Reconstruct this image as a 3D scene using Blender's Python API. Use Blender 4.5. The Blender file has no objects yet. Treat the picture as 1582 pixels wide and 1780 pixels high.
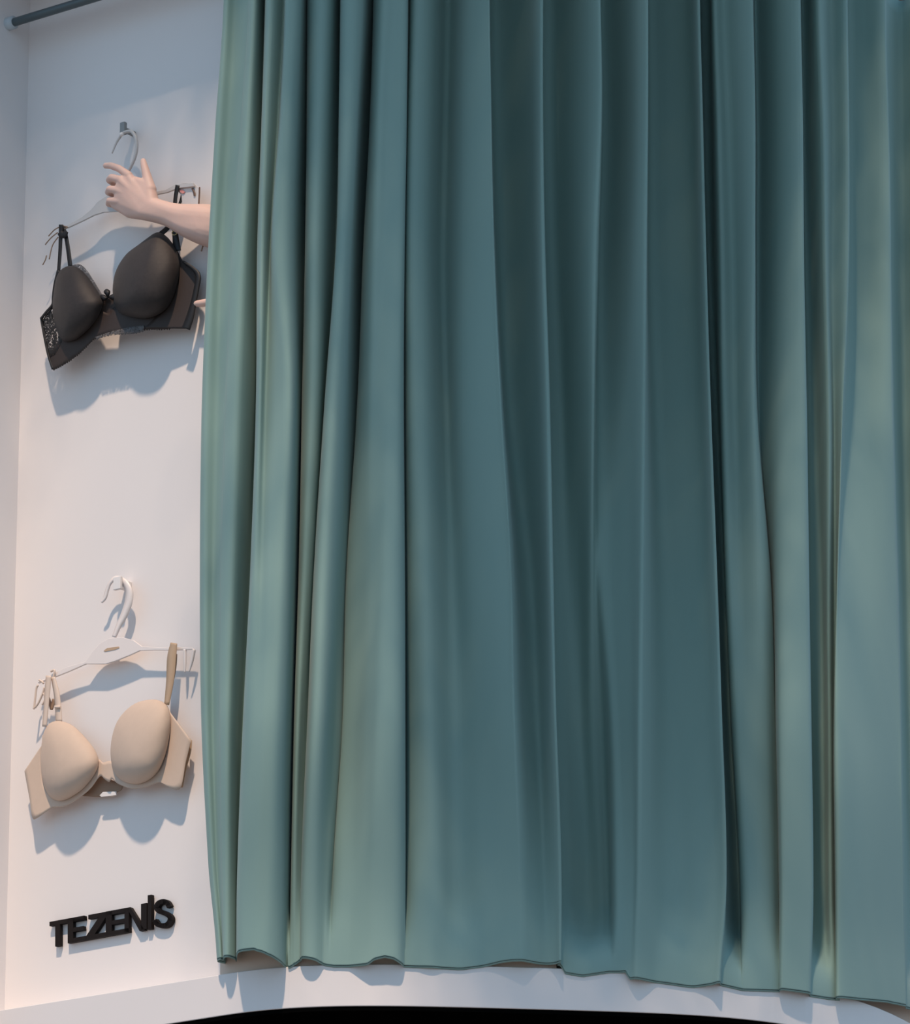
import bpy, bmesh, math, random
from mathutils import Vector, Matrix
random.seed(7)
scene = bpy.context.scene
COL = scene.collection

# ------------------------------------------------------------------ camera
F = 9200.0; IW, IH = 1582, 1780
PITCH = math.radians(17.0)
FWD = Vector((0, math.cos(PITCH), math.sin(PITCH)))
UPV = Vector((0, -math.sin(PITCH), math.cos(PITCH)))
RGT = Vector((1, 0, 0))
CAM = -13.07 * FWD
cam_data = bpy.data.cameras.new('camera')
cam_data.sensor_fit = 'HORIZONTAL'; cam_data.sensor_width = 36.0
cam_data.lens = 36.0 * F / IW
cam_data.clip_end = 500
cam = bpy.data.objects.new('camera', cam_data); COL.objects.link(cam)
cam.location = CAM; cam.rotation_euler = (math.radians(90) + PITCH, 0, 0)
scene.camera = cam

# ------------------------------------------------------------------ sky, sun, exposure
world = bpy.data.worlds.new('sky'); scene.world = world; world.use_nodes = True
nt = world.node_tree; nt.nodes.clear()
wo = nt.nodes.new('ShaderNodeOutputWorld'); bg = nt.nodes.new('ShaderNodeBackground')
tc = nt.nodes.new('ShaderNodeTexCoord'); sp = nt.nodes.new('ShaderNodeSeparateXYZ')
cr = nt.nodes.new('ShaderNodeValToRGB')
nt.links.new(tc.outputs['Generated'], sp.inputs[0]); nt.links.new(sp.outputs['Z'], cr.inputs[0])
cr.color_ramp.elements[0].position = 0.0; cr.color_ramp.elements[0].color = (0.53, 0.74, 0.92, 1)
cr.color_ramp.elements[1].position = 0.6; cr.color_ramp.elements[1].color = (0.31, 0.53, 0.80, 1)
nt.links.new(cr.outputs[0], bg.inputs[0]); nt.links.new(bg.outputs[0], wo.inputs[0])
bg.inputs[1].default_value = 0.92
SUN_DIR = Vector((-0.16, -1.0, 1.62)).normalized()      # towards the sun
sd = bpy.data.lights.new('sun', 'SUN'); sd.energy = 3.4; sd.color = (1.0, 0.76, 0.57); sd.angle = math.radians(2.0)
sun = bpy.data.objects.new('sun', sd); COL.objects.link(sun)
sun.rotation_euler = SUN_DIR.to_track_quat('Z', 'Y').to_euler(); sun.location = SUN_DIR * 12
vs = scene.view_settings
scene.display_settings.display_device = 'sRGB'
vs.view_transform = 'Standard'; vs.look = 'None'; vs.exposure = 0.0; vs.gamma = 1.0; vs.use_curve_mapping = False

# ------------------------------------------------------------------ helpers
def ray(px, py):
    return (FWD * F + RGT * (px - 791) + UPV * (890 - py)).normalized()
def on_z(px, py, z):
    r = ray(px, py); return CAM + r * ((z - CAM.z) / r.z)

ZT = -1.163                                             # top of the fascia
edge_px = [(0,1756),(91,1741),(228,1717),(396,1692),(501,1681),(600,1675),(719,1672.5),(800,1675.5),(890,1681),(1007,1691),(1202,1709),(1369,1725),(1492,1737),(1582,1747)]
EP = [on_z(a, b, ZT) for a, b in edge_px]
# back wall direction (straight left-hand stretch of the ledge)
U = (EP[3] - EP[0]); U.z = 0; U.normalize()
N = Vector((U.y, -U.x, 0))                              # out of the wall, towards the street
LEDGE = 0.10
W0 = EP[3] - N * LEDGE
print('yaw', math.degrees(math.atan2(-U.y, U.x)), 'N', N)
def WP(px, py, w=0.0):
    """point seen at photo pixel (px,py) that stands w metres in front of the back wall"""
    r = ray(px, py)
    t = (W0 + N * w - CAM).dot(N) / r.dot(N)
    return CAM + r * t
# plan curve of the ledge front, y = B(x), smoothed quadratic fit right of the straight stretch
def fit_poly(pts, deg):
    n = deg + 1
    A = [[sum(p[0]**(i+j) for p in pts) for j in range(n)] for i in range(n)]
    b = [sum(p[1]*p[0]**i for p in pts) for i in range(n)]
    for i in range(n):
        pv = A[i][i]
        for j in range(i, n): A[i][j] /= pv
        b[i] /= pv
        for k in range(n):
            if k != i:
                m = A[k][i]
                for j in range(i, n): A[k][j] -= m*A[i][j]
                b[k] -= m*b[i]
    return b
PX = EP[3].x
slope0 = U.y / U.x
arc = [(p.x - PX, p.y - EP[3].y - slope0*(p.x - PX)) for p in EP[3:]]
# y - tangent = a s^2 + b s^3
arc2 = [(s, v/(s*s)) for s, v in arc if s > 0.05]
co = fit_poly(arc2, 2)
def B(x):
    s = x - PX
    if s <= 0: return EP[3].y + slope0*s
    if s > 1.75:
        return B(PX+1.75) + (B(PX+1.75)-B(PX+1.73))/0.02*(s-1.75)
    return EP[3].y + slope0*s + s*s*(co[0] + co[1]*s + co[2]*s*s)
print('curve err', [round(B(p.x)-p.y, 4) for p in EP])
def BR(x):
    # the rail above runs a flatter curve than the ledge towards the right
    return B(x) - 0.26*max(0.0, (x-0.1)/1.02)**1.5
def BS(x, z):
    t = min(max((z - ZT)/2.65, 0), 1)
    return B(x)*(1-t) + BR(x)*t
def curtain_pt(px, d, z):
    """point on the vertical surface d in front of the ledge line, at height z, seen at column px"""
    x = (px - 791)/F*13.0
    for _ in range(6):
        y = BS(x, z) - d
        dep = (y - CAM.y)*math.cos(PITCH) + (z - CAM.z)*math.sin(PITCH)
        x = (px - 791)/F*dep
    return Vector((x, BS(x, z) - d, z))
def z_at(px, py, d=0.0):
    z = 0
    for _ in range(12):
        p = curtain_pt(px, d, z)
        v = p - CAM
        cy = 890 - F*v.dot(UPV)/v.dot(FWD)
        z += (cy - py)/690.0
    return z

def cr1(p0, p1, p2, p3, t):
    return 0.5*((2*p1)+(-p0+p2)*t+(2*p0-5*p1+4*p2-p3)*t*t+(-p0+3*p1-3*p2+p3)*t*t*t)
def crom(pts, n, closed=False):
    out = []; m = len(pts)
    segs = m if closed else m-1
    for i in range(segs):
        if closed: q = [pts[(i-1) % m], pts[i], pts[(i+1) % m], pts[(i+2) % m]]
        else: q = [pts[max(i-1,0)], pts[i], pts[i+1], pts[min(i+2,m-1)]]
        for k in range(n):
            out.append(tuple(cr1(q[0][c], q[1][c], q[2][c], q[3][c], k/n) for c in range(len(pts[0]))))
    if not closed: out.append(tuple(pts[-1]))
    return out
def resample(pts, n):
    d = [0.0]
    for a, b in zip(pts, pts[1:]): d.append(d[-1] + math.dist(a, b))
    out = []; j = 0
    for i in range(n):
        s = d[-1]*i/(n-1)
        while j < len(d)-2 and d[j+1] < s: j += 1
        t = (s-d[j])/max(d[j+1]-d[j], 1e-9)
        out.append(tuple(a+(b-a)*t for a, b in zip(pts[j], pts[j+1])))
    return out

def mat(name, col, rough=0.6, metal=0.0, noise=None, bump=None, spec=0.5, alpha=None, sheen=0.0, sss=0.0, trans=0.0):
    m = bpy.data.materials.new(name); m.use_nodes = True
    nt = m.node_tree; b = nt.nodes['Principled BSDF']
    b.inputs['Base Color'].default_value = (*col, 1); b.inputs['Roughness'].default_value = rough
    b.inputs['Metallic'].default_value = metal; b.inputs['Specular IOR Level'].default_value = spec
    if sheen: b.inputs['Sheen Weight'].default_value = sheen
    if sss:
        b.inputs['Subsurface Weight'].default_value = sss; b.inputs['Subsurface Scale'].default_value = 0.01
        b.inputs['Subsurface Radius'].default_value = (1.0, 0.35, 0.2)
    tc = nt.nodes.new('ShaderNodeTexCoord')
    if noise:
        sc, amt, stretch = noise
        mp = nt.nodes.new('ShaderNodeMapping'); mp.inputs['Scale'].default_value = stretch
        nz = nt.nodes.new('ShaderNodeTexNoise'); nz.inputs['Scale'].default_value = sc; nz.inputs['Detail'].default_value = 5
        mx = nt.nodes.new('ShaderNodeMix'); mx.data_type = 'RGBA'
        mx.inputs['A'].default_value = (*[c*(1-amt) for c in col], 1); mx.inputs['B'].default_value = (*[min(1, c*(1+amt)) for c in col], 1)
        nt.links.new(tc.outputs['Object'], mp.inputs[0]); nt.links.new(mp.outputs[0], nz.inputs['Vector'])
        nt.links.new(nz.outputs['Fac'], mx.inputs['Factor']); nt.links.new(mx.outputs['Result'], b.inputs['Base Color'])
    if bump:
        sc, st = bump
        nz = nt.nodes.new('ShaderNodeTexNoise'); nz.inputs['Scale'].default_value = sc; nz.inputs['Detail'].default_value = 3
        bp = nt.nodes.new('ShaderNodeBump'); bp.inputs['Strength'].default_value = st; bp.inputs['Distance'].default_value = 0.002
        nt.links.new(tc.outputs['Object'], nz.inputs['Vector']); nt.links.new(nz.outputs['Fac'], bp.inputs['Height'])
        nt.links.new(bp.outputs[0], b.inputs['Normal'])
    if alpha is not None:
        kind, a0, a1, sc = alpha
        if kind == 'lace':
            v = nt.nodes.new('ShaderNodeTexNoise'); v.inputs['Scale'].default_value = sc; v.inputs['Detail'].default_value = 3
            v.inputs['Distortion'].default_value = 2.0
            nt.links.new(tc.outputs['Object'], v.inputs['Vector'])
            rp = nt.nodes.new('ShaderNodeValToRGB'); e = rp.color_ramp.elements
            e[0].position = 0.40; e[0].color = (a0,)*3 + (1,)
            e[1].position = 0.50; e[1].color = (a1,)*3 + (1,)
            nt.links.new(v.outputs['Fac'], rp.inputs[0]); nt.links.new(rp.outputs[0], b.inputs['Alpha'])
        else: b.inputs['Alpha'].default_value = a1
    return m

def mesh_obj(name, verts, faces, m=None, parent=None, smooth=True, thick=0, sub=0, edges=()):
    me = bpy.data.meshes.new(name); me.from_pydata([tuple(v) for v in verts], list(edges), faces); me.update()
    o = bpy.data.objects.new(name, me); COL.objects.link(o)
    if m: me.materials.append(m)
    bm = bmesh.new(); bm.from_mesh(me); bmesh.ops.recalc_face_normals(bm, faces=bm.faces); bm.to_mesh(me); bm.free()
    if smooth:
        for p in me.polygons: p.use_smooth = True
    if thick:
        s = o.modifiers.new('solid', 'SOLIDIFY'); s.thickness = thick; s.offset = 0
    if sub:
        s = o.modifiers.new('sub', 'SUBSURF'); s.levels = sub; s.render_levels = sub
    if parent: attach(o, parent)
    return o
def attach(o, parent):
    o.parent = parent; o.matrix_parent_inverse = Matrix.Translation(-Vector(parent.location))
def thing(name, loc, label, cat, group=None):
    o = bpy.data.objects.new(name, None); COL.objects.link(o); o.location = loc; o.empty_display_size = 0.05
    o['label'] = label; o['category'] = cat
    if group: o['group'] = group
    return o
def struct(o): o['kind'] = 'structure'; return o

def tube(name, pts, rad, m, parent=None, seg=10, n=6, flat=1.0, flat_axis=None, cap=True, smoothpath=True):
    """swept tube; pts Vectors, rad number or list; flat = ratio across flat_axis"""
    rr = rad if isinstance(rad, (list, tuple)) else [rad]*len(pts)
    P = [(p.x, p.y, p.z, r) for p, r in zip(pts, rr)]
    if smoothpath and len(P) > 2: P = crom(P, n)
    vs, fs = [], []
    prev = None
    for i, q in enumerate(P):
        a = Vector(P[max(i-1,0)][:3]); b = Vector(P[min(i+1,len(P)-1)][:3])
        t = (b-a).normalized()
        ref = flat_axis if flat_axis is not None else (prev if prev is not None else (Vector((0,0,1)) if abs(t.z) < 0.9 else Vector((1,0,0))))
        x = (ref - t*ref.dot(t)).normalized(); y = t.cross(x); prev = x
        for k in range(seg):
            an = 2*math.pi*k/seg
            vs.append(Vector(q[:3]) + x*(math.cos(an)*q[3]*flat) + y*(math.sin(an)*q[3]))
    L = len(P)
    for i in range(L-1):
        for k in range(seg):
            fs.append((i*seg+k, i*seg+(k+1) % seg, (i+1)*seg+(k+1) % seg, (i+1)*seg+k))
    if cap:
        fs.append(tuple(range(seg))[::-1]); fs.append(tuple((L-1)*seg+k for k in range(seg)))
    return mesh_obj(name, vs, fs, m, parent)
def grid_obj(name, rows, m, parent=None, thick=0.0015, closed=False):
    nr, nc = len(rows), len(rows[0]); vs = [v for r in rows for v in r]; fs = []
    for i in range(nr-1):
        for j in range(nc if closed else nc-1):
            fs.append((i*nc+j, i*nc+(j+1) % nc, (i+1)*nc+(j+1) % nc, (i+1)*nc+j))
    return mesh_obj(name, vs, fs, m, parent, thick=thick)
def prism(name, poly, w0, w1, m, parent=None, bevel=0.0, px=True, smooth=False):
    """closed polygon (photo pixels on the wall) extruded from w0 to w1"""
    n = len(poly)
    vs = [WP(a, b, w0) for a, b in poly]
    off = N*(w1-w0)
    vs += [v + off for v in vs[:n]]
    fs = [tuple(range(n))[::-1], tuple(range(n, 2*n))] + [(i, (i+1) % n, n+(i+1) % n, n+i) for i in range(n)]
    o = mesh_obj(name, vs, fs, m, parent, smooth=smooth)
    if bevel:
        b = o.modifiers.new('bev', 'BEVEL'); b.width = bevel; b.segments = 2
    return o
def box(name, o, ax, ay, az, m, parent=None, bevel=0.0):
    c = [o+ax*i+ay*j+az*k for i in (0,1) for j in (0,1) for k in (0,1)]
    f = [(0,1,3,2),(4,6,7,5),(0,4,5,1),(2,3,7,6),(0,2,6,4),(1,5,7,3)]
    ob = mesh_obj(name, c, f, m, parent, smooth=False)
    if bevel:
        b = ob.modifiers.new('bev', 'BEVEL'); b.width = bevel; b.segments = 3
    return ob

# ------------------------------------------------------------------ materials
M_wall = mat('white_painted_panel', (0.80, 0.755, 0.74), 0.55, noise=(3.0, 0.02, (1,1,1)), bump=(60, 0.05))
M_side = mat('white_side_panel', (0.76, 0.73, 0.73), 0.6, noise=(3.0, 0.02, (1,1,1)))
M_fascia = mat('white_fascia', (0.78, 0.73, 0.715), 0.5, noise=(4.0, 0.02, (1,1,1)))
M_beige = mat('beige_interior', (0.70, 0.55, 0.45), 0.7, noise=(5.0, 0.03, (1,1,1)))
M_black = mat('black_soffit', (0.002, 0.002, 0.002), 0.9, spec=0.0, noise=(2, .1, (1,1,1)))
M_cloth = mat('teal_cloth', (0.238, 0.362, 0.335), 0.85, noise=(6.0, 0.05, (1,1,0.15)), bump=(900, 0.12), sheen=0.1, spec=0.15)
M_steel = mat('dark_rail', (0.09, 0.115, 0.125), 0.4, metal=0.2, noise=(8, 0.08, (1,1,1)))
M_cap = mat('grey_cap', (0.50, 0.56, 0.60), 0.4, noise=(8, 0.04, (1,1,1)))
M_peg = mat('grey_peg', (0.22, 0.24, 0.25), 0.4, metal=0.0, noise=(20, 0.05, (1,1,1)))
M_white = mat('white_plastic', (0.80, 0.76, 0.74), 0.35, noise=(20, 0.02, (1,1,1)))
M_hang1 = mat('grey_white_plastic', (0.55, 0.53, 0.52), 0.35, noise=(20, 0.04, (1,1,1)))
M_hang2 = mat('cream_plastic', (0.80, 0.73, 0.70), 0.4, noise=(20, 0.02, (1,1,1)))
M_bcup = mat('black_satin', (0.030, 0.023, 0.021), 0.55, noise=(120, 0.35, (1,1,1)), bump=(1200, 0.25), sheen=0.06, spec=0.3)
M_btrim = mat('black_elastic', (0.010, 0.009, 0.010), 0.6, noise=(200, 0.2, (1,1,1)))
M_bsheer = mat('black_sheer_mesh', (0.035, 0.022, 0.018), 0.6, noise=(150, 0.2, (1,1,1)), alpha=('flat', 0, 0.93, 1))
M_blace = mat('black_lace', (0.014, 0.012, 0.012), 0.6, noise=(90, 0.3, (1,1,1)), alpha=('lace', 0.15, 1.0, 110))
M_glace = mat('grey_lace_edge', (0.12, 0.11, 0.11), 0.6, noise=(90, 0.2, (1,1,1)), alpha=('lace', 0.1, 0.9, 160))
M_ncup = mat('nude_satin', (0.58, 0.45, 0.36), 0.6, noise=(60, 0.04, (1,1,1)), bump=(1500, 0.1), sheen=0.1, spec=0.2)
M_nwing = mat('nude_wing', (0.60, 0.465, 0.37), 0.6, noise=(60, 0.04, (1,1,1)), sheen=0.2)
M_nback = mat('nude_brown', (0.30, 0.20, 0.14), 0.7, noise=(60, 0.05, (1,1,1)))  # darker brown for the band's inside, rear straps and prongs
M_nstrap = mat('tan_strap', (0.50, 0.35, 0.23), 0.55, noise=(60, 0.05, (1,1,1)))
M_pstrap = mat('pale_strap', (0.68, 0.55, 0.46), 0.55, noise=(60, 0.05, (1,1,1)))
M_skin = mat('skin', (0.70, 0.475, 0.40), 0.55, noise=(22, 0.07, (1,1,1)), bump=(250, 0.08), sss=0.15)
M_nail = mat('nail', (0.70, 0.45, 0.38), 0.25, noise=(40, 0.03, (1,1,1)))
M_letter = mat('black_acrylic', (0.013, 0.009, 0.008), 0.6, noise=(30, 0.1, (1,1,1)), spec=0.15)
M_leaf = mat('leaf', (0.06, 0.13, 0.03), 0.55, noise=(9, 0.4, (1,1,1)))
M_bark = mat('bark', (0.10, 0.07, 0.05), 0.9, noise=(12, 0.3, (1,1,0.2)), bump=(40, 0.6))
M_pave = mat('pavement', (0.20, 0.19, 0.18), 0.9, noise=(3, 0.15, (1,1,1)), bump=(80, 0.3))
M_facade = mat('dark_facade', (0.004, 0.004, 0.004), 0.9, spec=0.0, noise=(3, 0.1, (1,1,1)))

# ------------------------------------------------------------------ structure
Z_TOP = 1.60; Z_GROUND = CAM.z - 1.6
corner = WP(8, 1757, 0.0); corner.z = 0
wall_end = curtain_pt(408, -LEDGE - 0.02, -1.0); ulen = (wall_end - corner).dot(U)
zb = ZT - 0.10
struct(box('wall_left_back', corner + Vector((0,0,zb)) - U*0.05 - N*0.05, U*(ulen+0.05), N*0.05, Vector((0,0,Z_TOP-zb)), M_wall)).name = 'wall_back'
struct(box('wall_left', corner + Vector((0,0,zb)) - U*0.05 - N*0.05, U*0.05, N*0.30, Vector((0,0,Z_TOP-zb)), M_side))
struct(box('wall_niche', corner + U*(ulen) + Vector((0,0,zb)) - N*1.0, U*0.04, N*1.0, Vector((0,0,Z_TOP-zb)), M_beige)).name = 'wall_inner'
# niche behind the curtain
rx = 1.9
struct(box('wall_far', Vector((wall_end.x-0.4, 1.25, zb)), Vector((rx-wall_end.x+0.4,0,0)), Vector((0,0.05,0)), Vector((0,0,Z_TOP-zb)), M_beige))
struct(box('wall_right', Vector((rx, B(rx)-0.05, zb)), Vector((0.05,0,0)), Vector((0,1.35-B(rx),0)), Vector((0,0,Z_TOP-zb)), M_side))
# ledge: curved fascia with real depth
def ledge_loop(off, x0=-1.6, x1=1.9, n=90):
    return [(x0+(x1-x0)*i/n, B(x0+(x1-x0)*i/n)+off) for i in range(n+1)]
def band(name, off0, off1, z0, z1, m, x0=-1.6, x1=1.9, bevel=0.0):
    a = ledge_loop(off0, x0, x1); b = ledge_loop(off1, x0, x1); n = len(a); vs = []; fs = []
    for (x, y) in a: vs += [(x,y,z0), (x,y,z1)]
    for (x, y) in b: vs += [(x,y,z0), (x,y,z1)]
    for i in range(n-1):
        p, q = 2*i, 2*i+2; r, s = 2*n+2*i, 2*n+2*i+2
        fs += [(p,q,q+1,p+1), (r,r+1,s+1,s), (p+1,q+1,s+1,r+1), (p,r,s,q)]
    fs += [(0,1,2*n+1,2*n), (2*n-2, 4*n-2, 4*n-1, 2*n-1)]
    o = mesh_obj(name, vs, fs, m, smooth=False)
    if bevel:
        bv = o.modifiers.new('bev', 'BEVEL'); bv.width = bevel; bv.segments = 3; bv.limit_method = 'ANGLE'
    return o
HF = 0.101
struct(band('trim_1', 0.0, 0.03, ZT-HF, ZT, M_fascia, bevel=0.002))       # fascia
struct(band('floor', 0.029, 0.95, ZT-0.03, ZT-0.004, M_wall))              # floor of the niche
struct(band('trim_2', 0.004, 1.2, ZT-HF-0.01, ZT-HF+0.003, M_black))      # black soffit
struct(band('trim_3', 0.014, 0.028, ZT-0.01, ZT+0.055, M_beige, x0=wall_end.x-0.03, x1=0.243))  # nearer added upstand, covers the dark niche under the lifted hem
struct(band('trim_4', 0.11, 0.125, ZT-0.01, ZT+0.10, M_beige, x0=0.15))   # low beige upstand added behind the hem, so its gaps look lit
struct(band('ceiling', -0.15, 0.95, Z_TOP, Z_TOP+0.06, M_side))
struct(band('wall_below', 0.9, 1.0, Z_GROUND, ZT-HF, M_facade, x0=-3.0, x1=3.4))
g = mesh_obj('ground', [(-40,-40,Z_GROUND),(40,-40,Z_GROUND),(40,40,Z_GROUND),(-40,40,Z_GROUND)], [(0,1,2,3)], M_pave, smooth=False); struct(g)

# ------------------------------------------------------------------ rail with wall cup
rw = 0.085
ra = WP(17, 41, rw); rail_pts = []
wall_off = LEDGE - rw
# straight, parallel to the wall, then following the ledge curve
zr = ra.z
for s in (0.0, 0.15, 0.3, 0.45):
    rail_pts.append(ra + U*s)
x = rail_pts[-1].x + 0.12
yo = ra.y - B(ra.x)
while x < 1.88:
    rail_pts.append(Vector((x, BR(x) + yo + 0.10*min(max(x, 0), 1), zr))); x += 0.15
rail_pts = rail_pts
rail = thing('curtain_rail', ra, 'dark steel curtain rail held by a pale grey round cup on the left side wall', 'curtain rail')
tube('rail_tube', rail_pts, 0.0115, M_steel, rail, seg=16, n=4)
tube('end_cup', [ra - U*0.020, ra + U*0.016], 0.0175, M_cap, rail, seg=20, smoothpath=False)

# ------------------------------------------------------------------ curtain
# each control: (x at photo rows, depth in front of the ledge line in metres [top, bottom])
ROWS = [-140, 0, 200, 440, 700, 1000, 1250, 1500, 1660]
CT = [
 # left border, cloth turns back behind itself
 ([415,412,398,384,374,374,378,384,392], (-.03,-.03)),
 ([392,390,376,362,352,349,352,364,378], (-.0,-.0)),
 ([396,394,381,368,358,356,358,369,383], (.015,.02)),
 ([412,410,400,385,378,372,371,378,387], (.0,.008)),
 ([431,432,420,403,392,384,382,385,389], (.01,.02)),
 ([433,434,422,405,394,386,384,387,390], (.03,.035)),
 ([445,445,436,425,415,405,398,397,397], (.035,.035)),
 ([459,459,455,447,440,424,412,408,408], (-.02,.005)),
 ([466,464,457,448,446,438,424,414,411], (-.05,-.02)),
 ([466,462,456,448,446,436,424,414,412], (.02,.04)),
 ([474,472,464,456,452,442,430,420,416], (.045,.075)),
 ([493,494,484,470,462,456,450,440,430], (.015,.085)),
 ([494,496,488,472,480,470,466,456,450], (.03,.085)),
 ([499,501,494,480,500,492,486,476,468], (.055,.07)),
 ([520,520,512,504,512,506,500,492,486], (.045,.03)),
 ([537,536,533,526,524,518,511,505,500], (-.03,-.04)),
 ([540,537,537,535,528,522,514,508,504], (-.055,-.055)),
 ([536,535,534,531,526,520,512,507,505], (.0,-.01)),
 ([550,549,545,540,538,528,518,512,512], (.035,.005)),
 ([578,575,568,560,556,542,528,520,520], (.03,-.01)),
 ([594,592,590,584,567,548,537,526,524], (-.03,-.02)),
 ([597,593,590,585,566,547,536,525,522], (.02,.015)),
 ([606,602,598,590,574,556,545,532,529], (.05,.05)),
 ([628,626,618,606,592,575,563,550,546], (.045,.045)),
 ([650,646,634,622,614,596,580,566,562], (-.03,.0)),
 ([662,656,652,638,628,608,597,578,572], (-.065,-.03)),
 ([654,650,644,632,622,604,598,584,580], (-.01,-.02)),
 ([668,664,656,648,640,632,622,612,606], (.035,.0)),
 ([688,686,676,670,656,652,642,634,630], (.035,.03)),
 ([704,703,700,695,684,674,664,656,654], (.035,.055)),
 ([708,708,706,702,698,697,697,692,690], (.02,.05)),
 ([712,711,708,704,703,704,704,704,703], (-.04,-.01)),
 ([707,708,705,701,701,703,704,703,703], (-.03,-.03)),
 ([722,720,714,710,712,716,716,716,718], (.015,-.01)),
 ([750,750,745,740,742,745,748,752,752], (.0,.005)),
 ([778,778,774,770,776,784,788,792,796], (-.055,-.02)),
 ([812,812,808,806,806,820,834,842,848], (.005,.0)),
 ([846,846,848,852,862,880,884,892,896], (.045,.035)),
 ([851,850,853,858,870,889,896,906,910], (.04,.04)),
 ([853,852,856,864,878,904,914,926,930], (-.04,.01)),
 ([876,878,884,890,900,926,936,946,950], (-.045,-.005)),
 ([912,916,920,924,932,946,954,962,966], (-.01,.02)),
 ([939,940,940,942,950,957,964,972,973], (.045,.05)),
 ([943,943,943,947,955,961,966,975,975], (.03,.035)),
 ([938,938,938,942,950,957,963,970,970], (-.03,-.03)),
 ([958,960,960,966,976,980,986,992,994], (-.05,-.055)),
 ([1000,1002,1002,1000,1000,1006,1010,1020,1020], (-.01,-.07)),
 ([1036,1038,1040,1030,1028,1026,1030,1044,1044], (.035,-.06)),
 ([1043,1043,1046,1040,1034,1036,1050,1060,1060], (.025,-.055)),
 ([1040,1040,1042,1037,1038,1046,1062,1068,1070], (-.035,-.01)),
 ([1058,1058,1062,1056,1060,1066,1078,1086,1082], (-.04,.0)),
 ([1092,1092,1094,1090,1094,1098,1100,1102,1096], (-.005,.015)),
 ([1121,1122,1122,1119,1118,1115,1112,1110,1106], (.045,.035)),
 ([1126,1126,1126,1124,1122,1124,1126,1126,1122], (.03,.02)),
 ([1128,1126,1128,1128,1136,1146,1152,1150,1148], (-.05,-.01)),
 ([1160,1160,1164,1166,1172,1182,1186,1190,1188], (-.05,-.012)),
 ([1196,1198,1204,1208,1216,1226,1232,1240,1232], (-.035,.015)),
 ([1212,1213,1218,1224,1232,1243,1252,1260,1248], (.03,.045)),
 ([1215,1216,1221,1227,1235,1246,1254,1262,1252], (.01,.03)),
 ([1213,1214,1218,1224,1234,1244,1252,1262,1256], (-.05,-.04)),
 ([1232,1234,1236,1240,1250,1262,1272,1286,1286], (-.055,-.065)),
 ([1240,1240,1246,1252,1256,1264,1276,1290,1292], (.0,-.02)),
 ([1262,1262,1270,1276,1280,1288,1300,1314,1316], (-.005,-.01)),
 ([1300,1302,1306,1306,1306,1320,1332,1340,1342], (.04,-.01)),
 ([1307,1308,1312,1312,1314,1338,1346,1352,1352], (.035,-.02)),
 ([1309,1309,1313,1313,1318,1342,1349,1355,1354], (-.03,-.015)),
 ([1318,1318,1322,1322,1326,1346,1352,1358,1357], (-.04,.02)),
 ([1350,1350,1354,1354,1356,1358,1360,1366,1364], (.01,.035)),
 ([1384,1386,1390,1392,1394,1394,1398,1402,1396], (.045,.045)),
 ([1390,1391,1395,1397,1402,1406,1410,1413,1408], (.03,.035)),
 ([1390,1390,1394,1396,1402,1404,1408,1412,1410], (-.035,-.04)),
 ([1402,1404,1406,1412,1420,1428,1430,1432,1434], (-.03,-.045)),
 ([1420,1422,1430,1434,1440,1440,1442,1444,1450], (.02,-.02)),
 ([1444,1444,1448,1446,1450,1450,1450,1452,1460], (.005,-.03)),
 ([1468,1470,1473,1472,1462,1456,1452,1455,1454], (.035,-.03)),
 ([1472,1473,1475,1474,1464,1455,1450,1453,1454], (.015,.02)),
 ([1474,1474,1474,1476,1470,1462,1458,1462,1464], (-.035,.045)),
 ([1500,1502,1504,1506,1504,1500,1500,1504,1508], (-.01,.035)),
 ([1532,1534,1540,1542,1544,1548,1556,1560,1562], (.035,.03)),
 ([1539,1540,1546,1549,1554,1562,1567,1570,1574], (.03,.03)),
 ([1542,1542,1547,1550,1556,1564,1569,1572,1576], (-.035,-.02)),
 ([1565,1566,1568,1570,1574,1580,1584,1590,1592], (-.035,-.03)),
 ([1600,1600,1602,1604,1606,1612,1616,1620,1622], (.035,.03)),
 ([1625,1625,1627,1630,1632,1636,1640,1644,1646], (.03,.03)),
 ([1628,1628,1630,1632,1636,1640,1644,1648,1650], (-.04,-.04)),
 ([1680,1680,1682,1684,1688,1692,1696,1700,1702], (.03,.03)),
 ([1720,1720,1722,1724,1728,1732,1736,1740,1742], (-.04,-.04)),
 ([1780,1780,1782,1784,1788,1792,1796,1800,1802], (.02,.02)),
]
DEPTH = 1.85
def row_x(c, y):
    xs = c[0]
    i = 0
    while i < len(ROWS)-2 and ROWS[i+1] < y: i += 1
    t = (y-ROWS[i])/(ROWS[i+1]-ROWS[i])
    g = lambda k: xs[min(max(k,0),len(xs)-1)]
    if t > 1: return g(i+1)
    return cr1(g(i-1), g(i), g(i+1), g(i+2), t)
def hem_px(px):
    """photo row of the hem at column px"""
    K = [(340,1668),(380,1668),(415,1664),(440,1662),(478,1672),(503,1677),(524,1663),(545,1666),(566,1673),(580,1675),(637,1675),(650,1667),(668,1663),(685,1666),(700,1675),(750,1677),(800,1680),(845,1674),(870,1669),(890,1668),(975,1672),(978,1686),(1012,1692),(1057,1685),(1088,1685),(1093,1698),(1146,1703),(1202,1711),(1252,1707),(1291,1716),(1358,1718),(1408,1726),(1440,1731),(1470,1734),(1492,1736),(1540,1739),(1582,1748),(1820,1775)]
    for a, b in zip(K, K[1:]):
        if px <= b[0]: return a[1]+(b[1]-a[1])*(px-a[0])/(b[0]-a[0])
    return K[-1][1]
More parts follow.
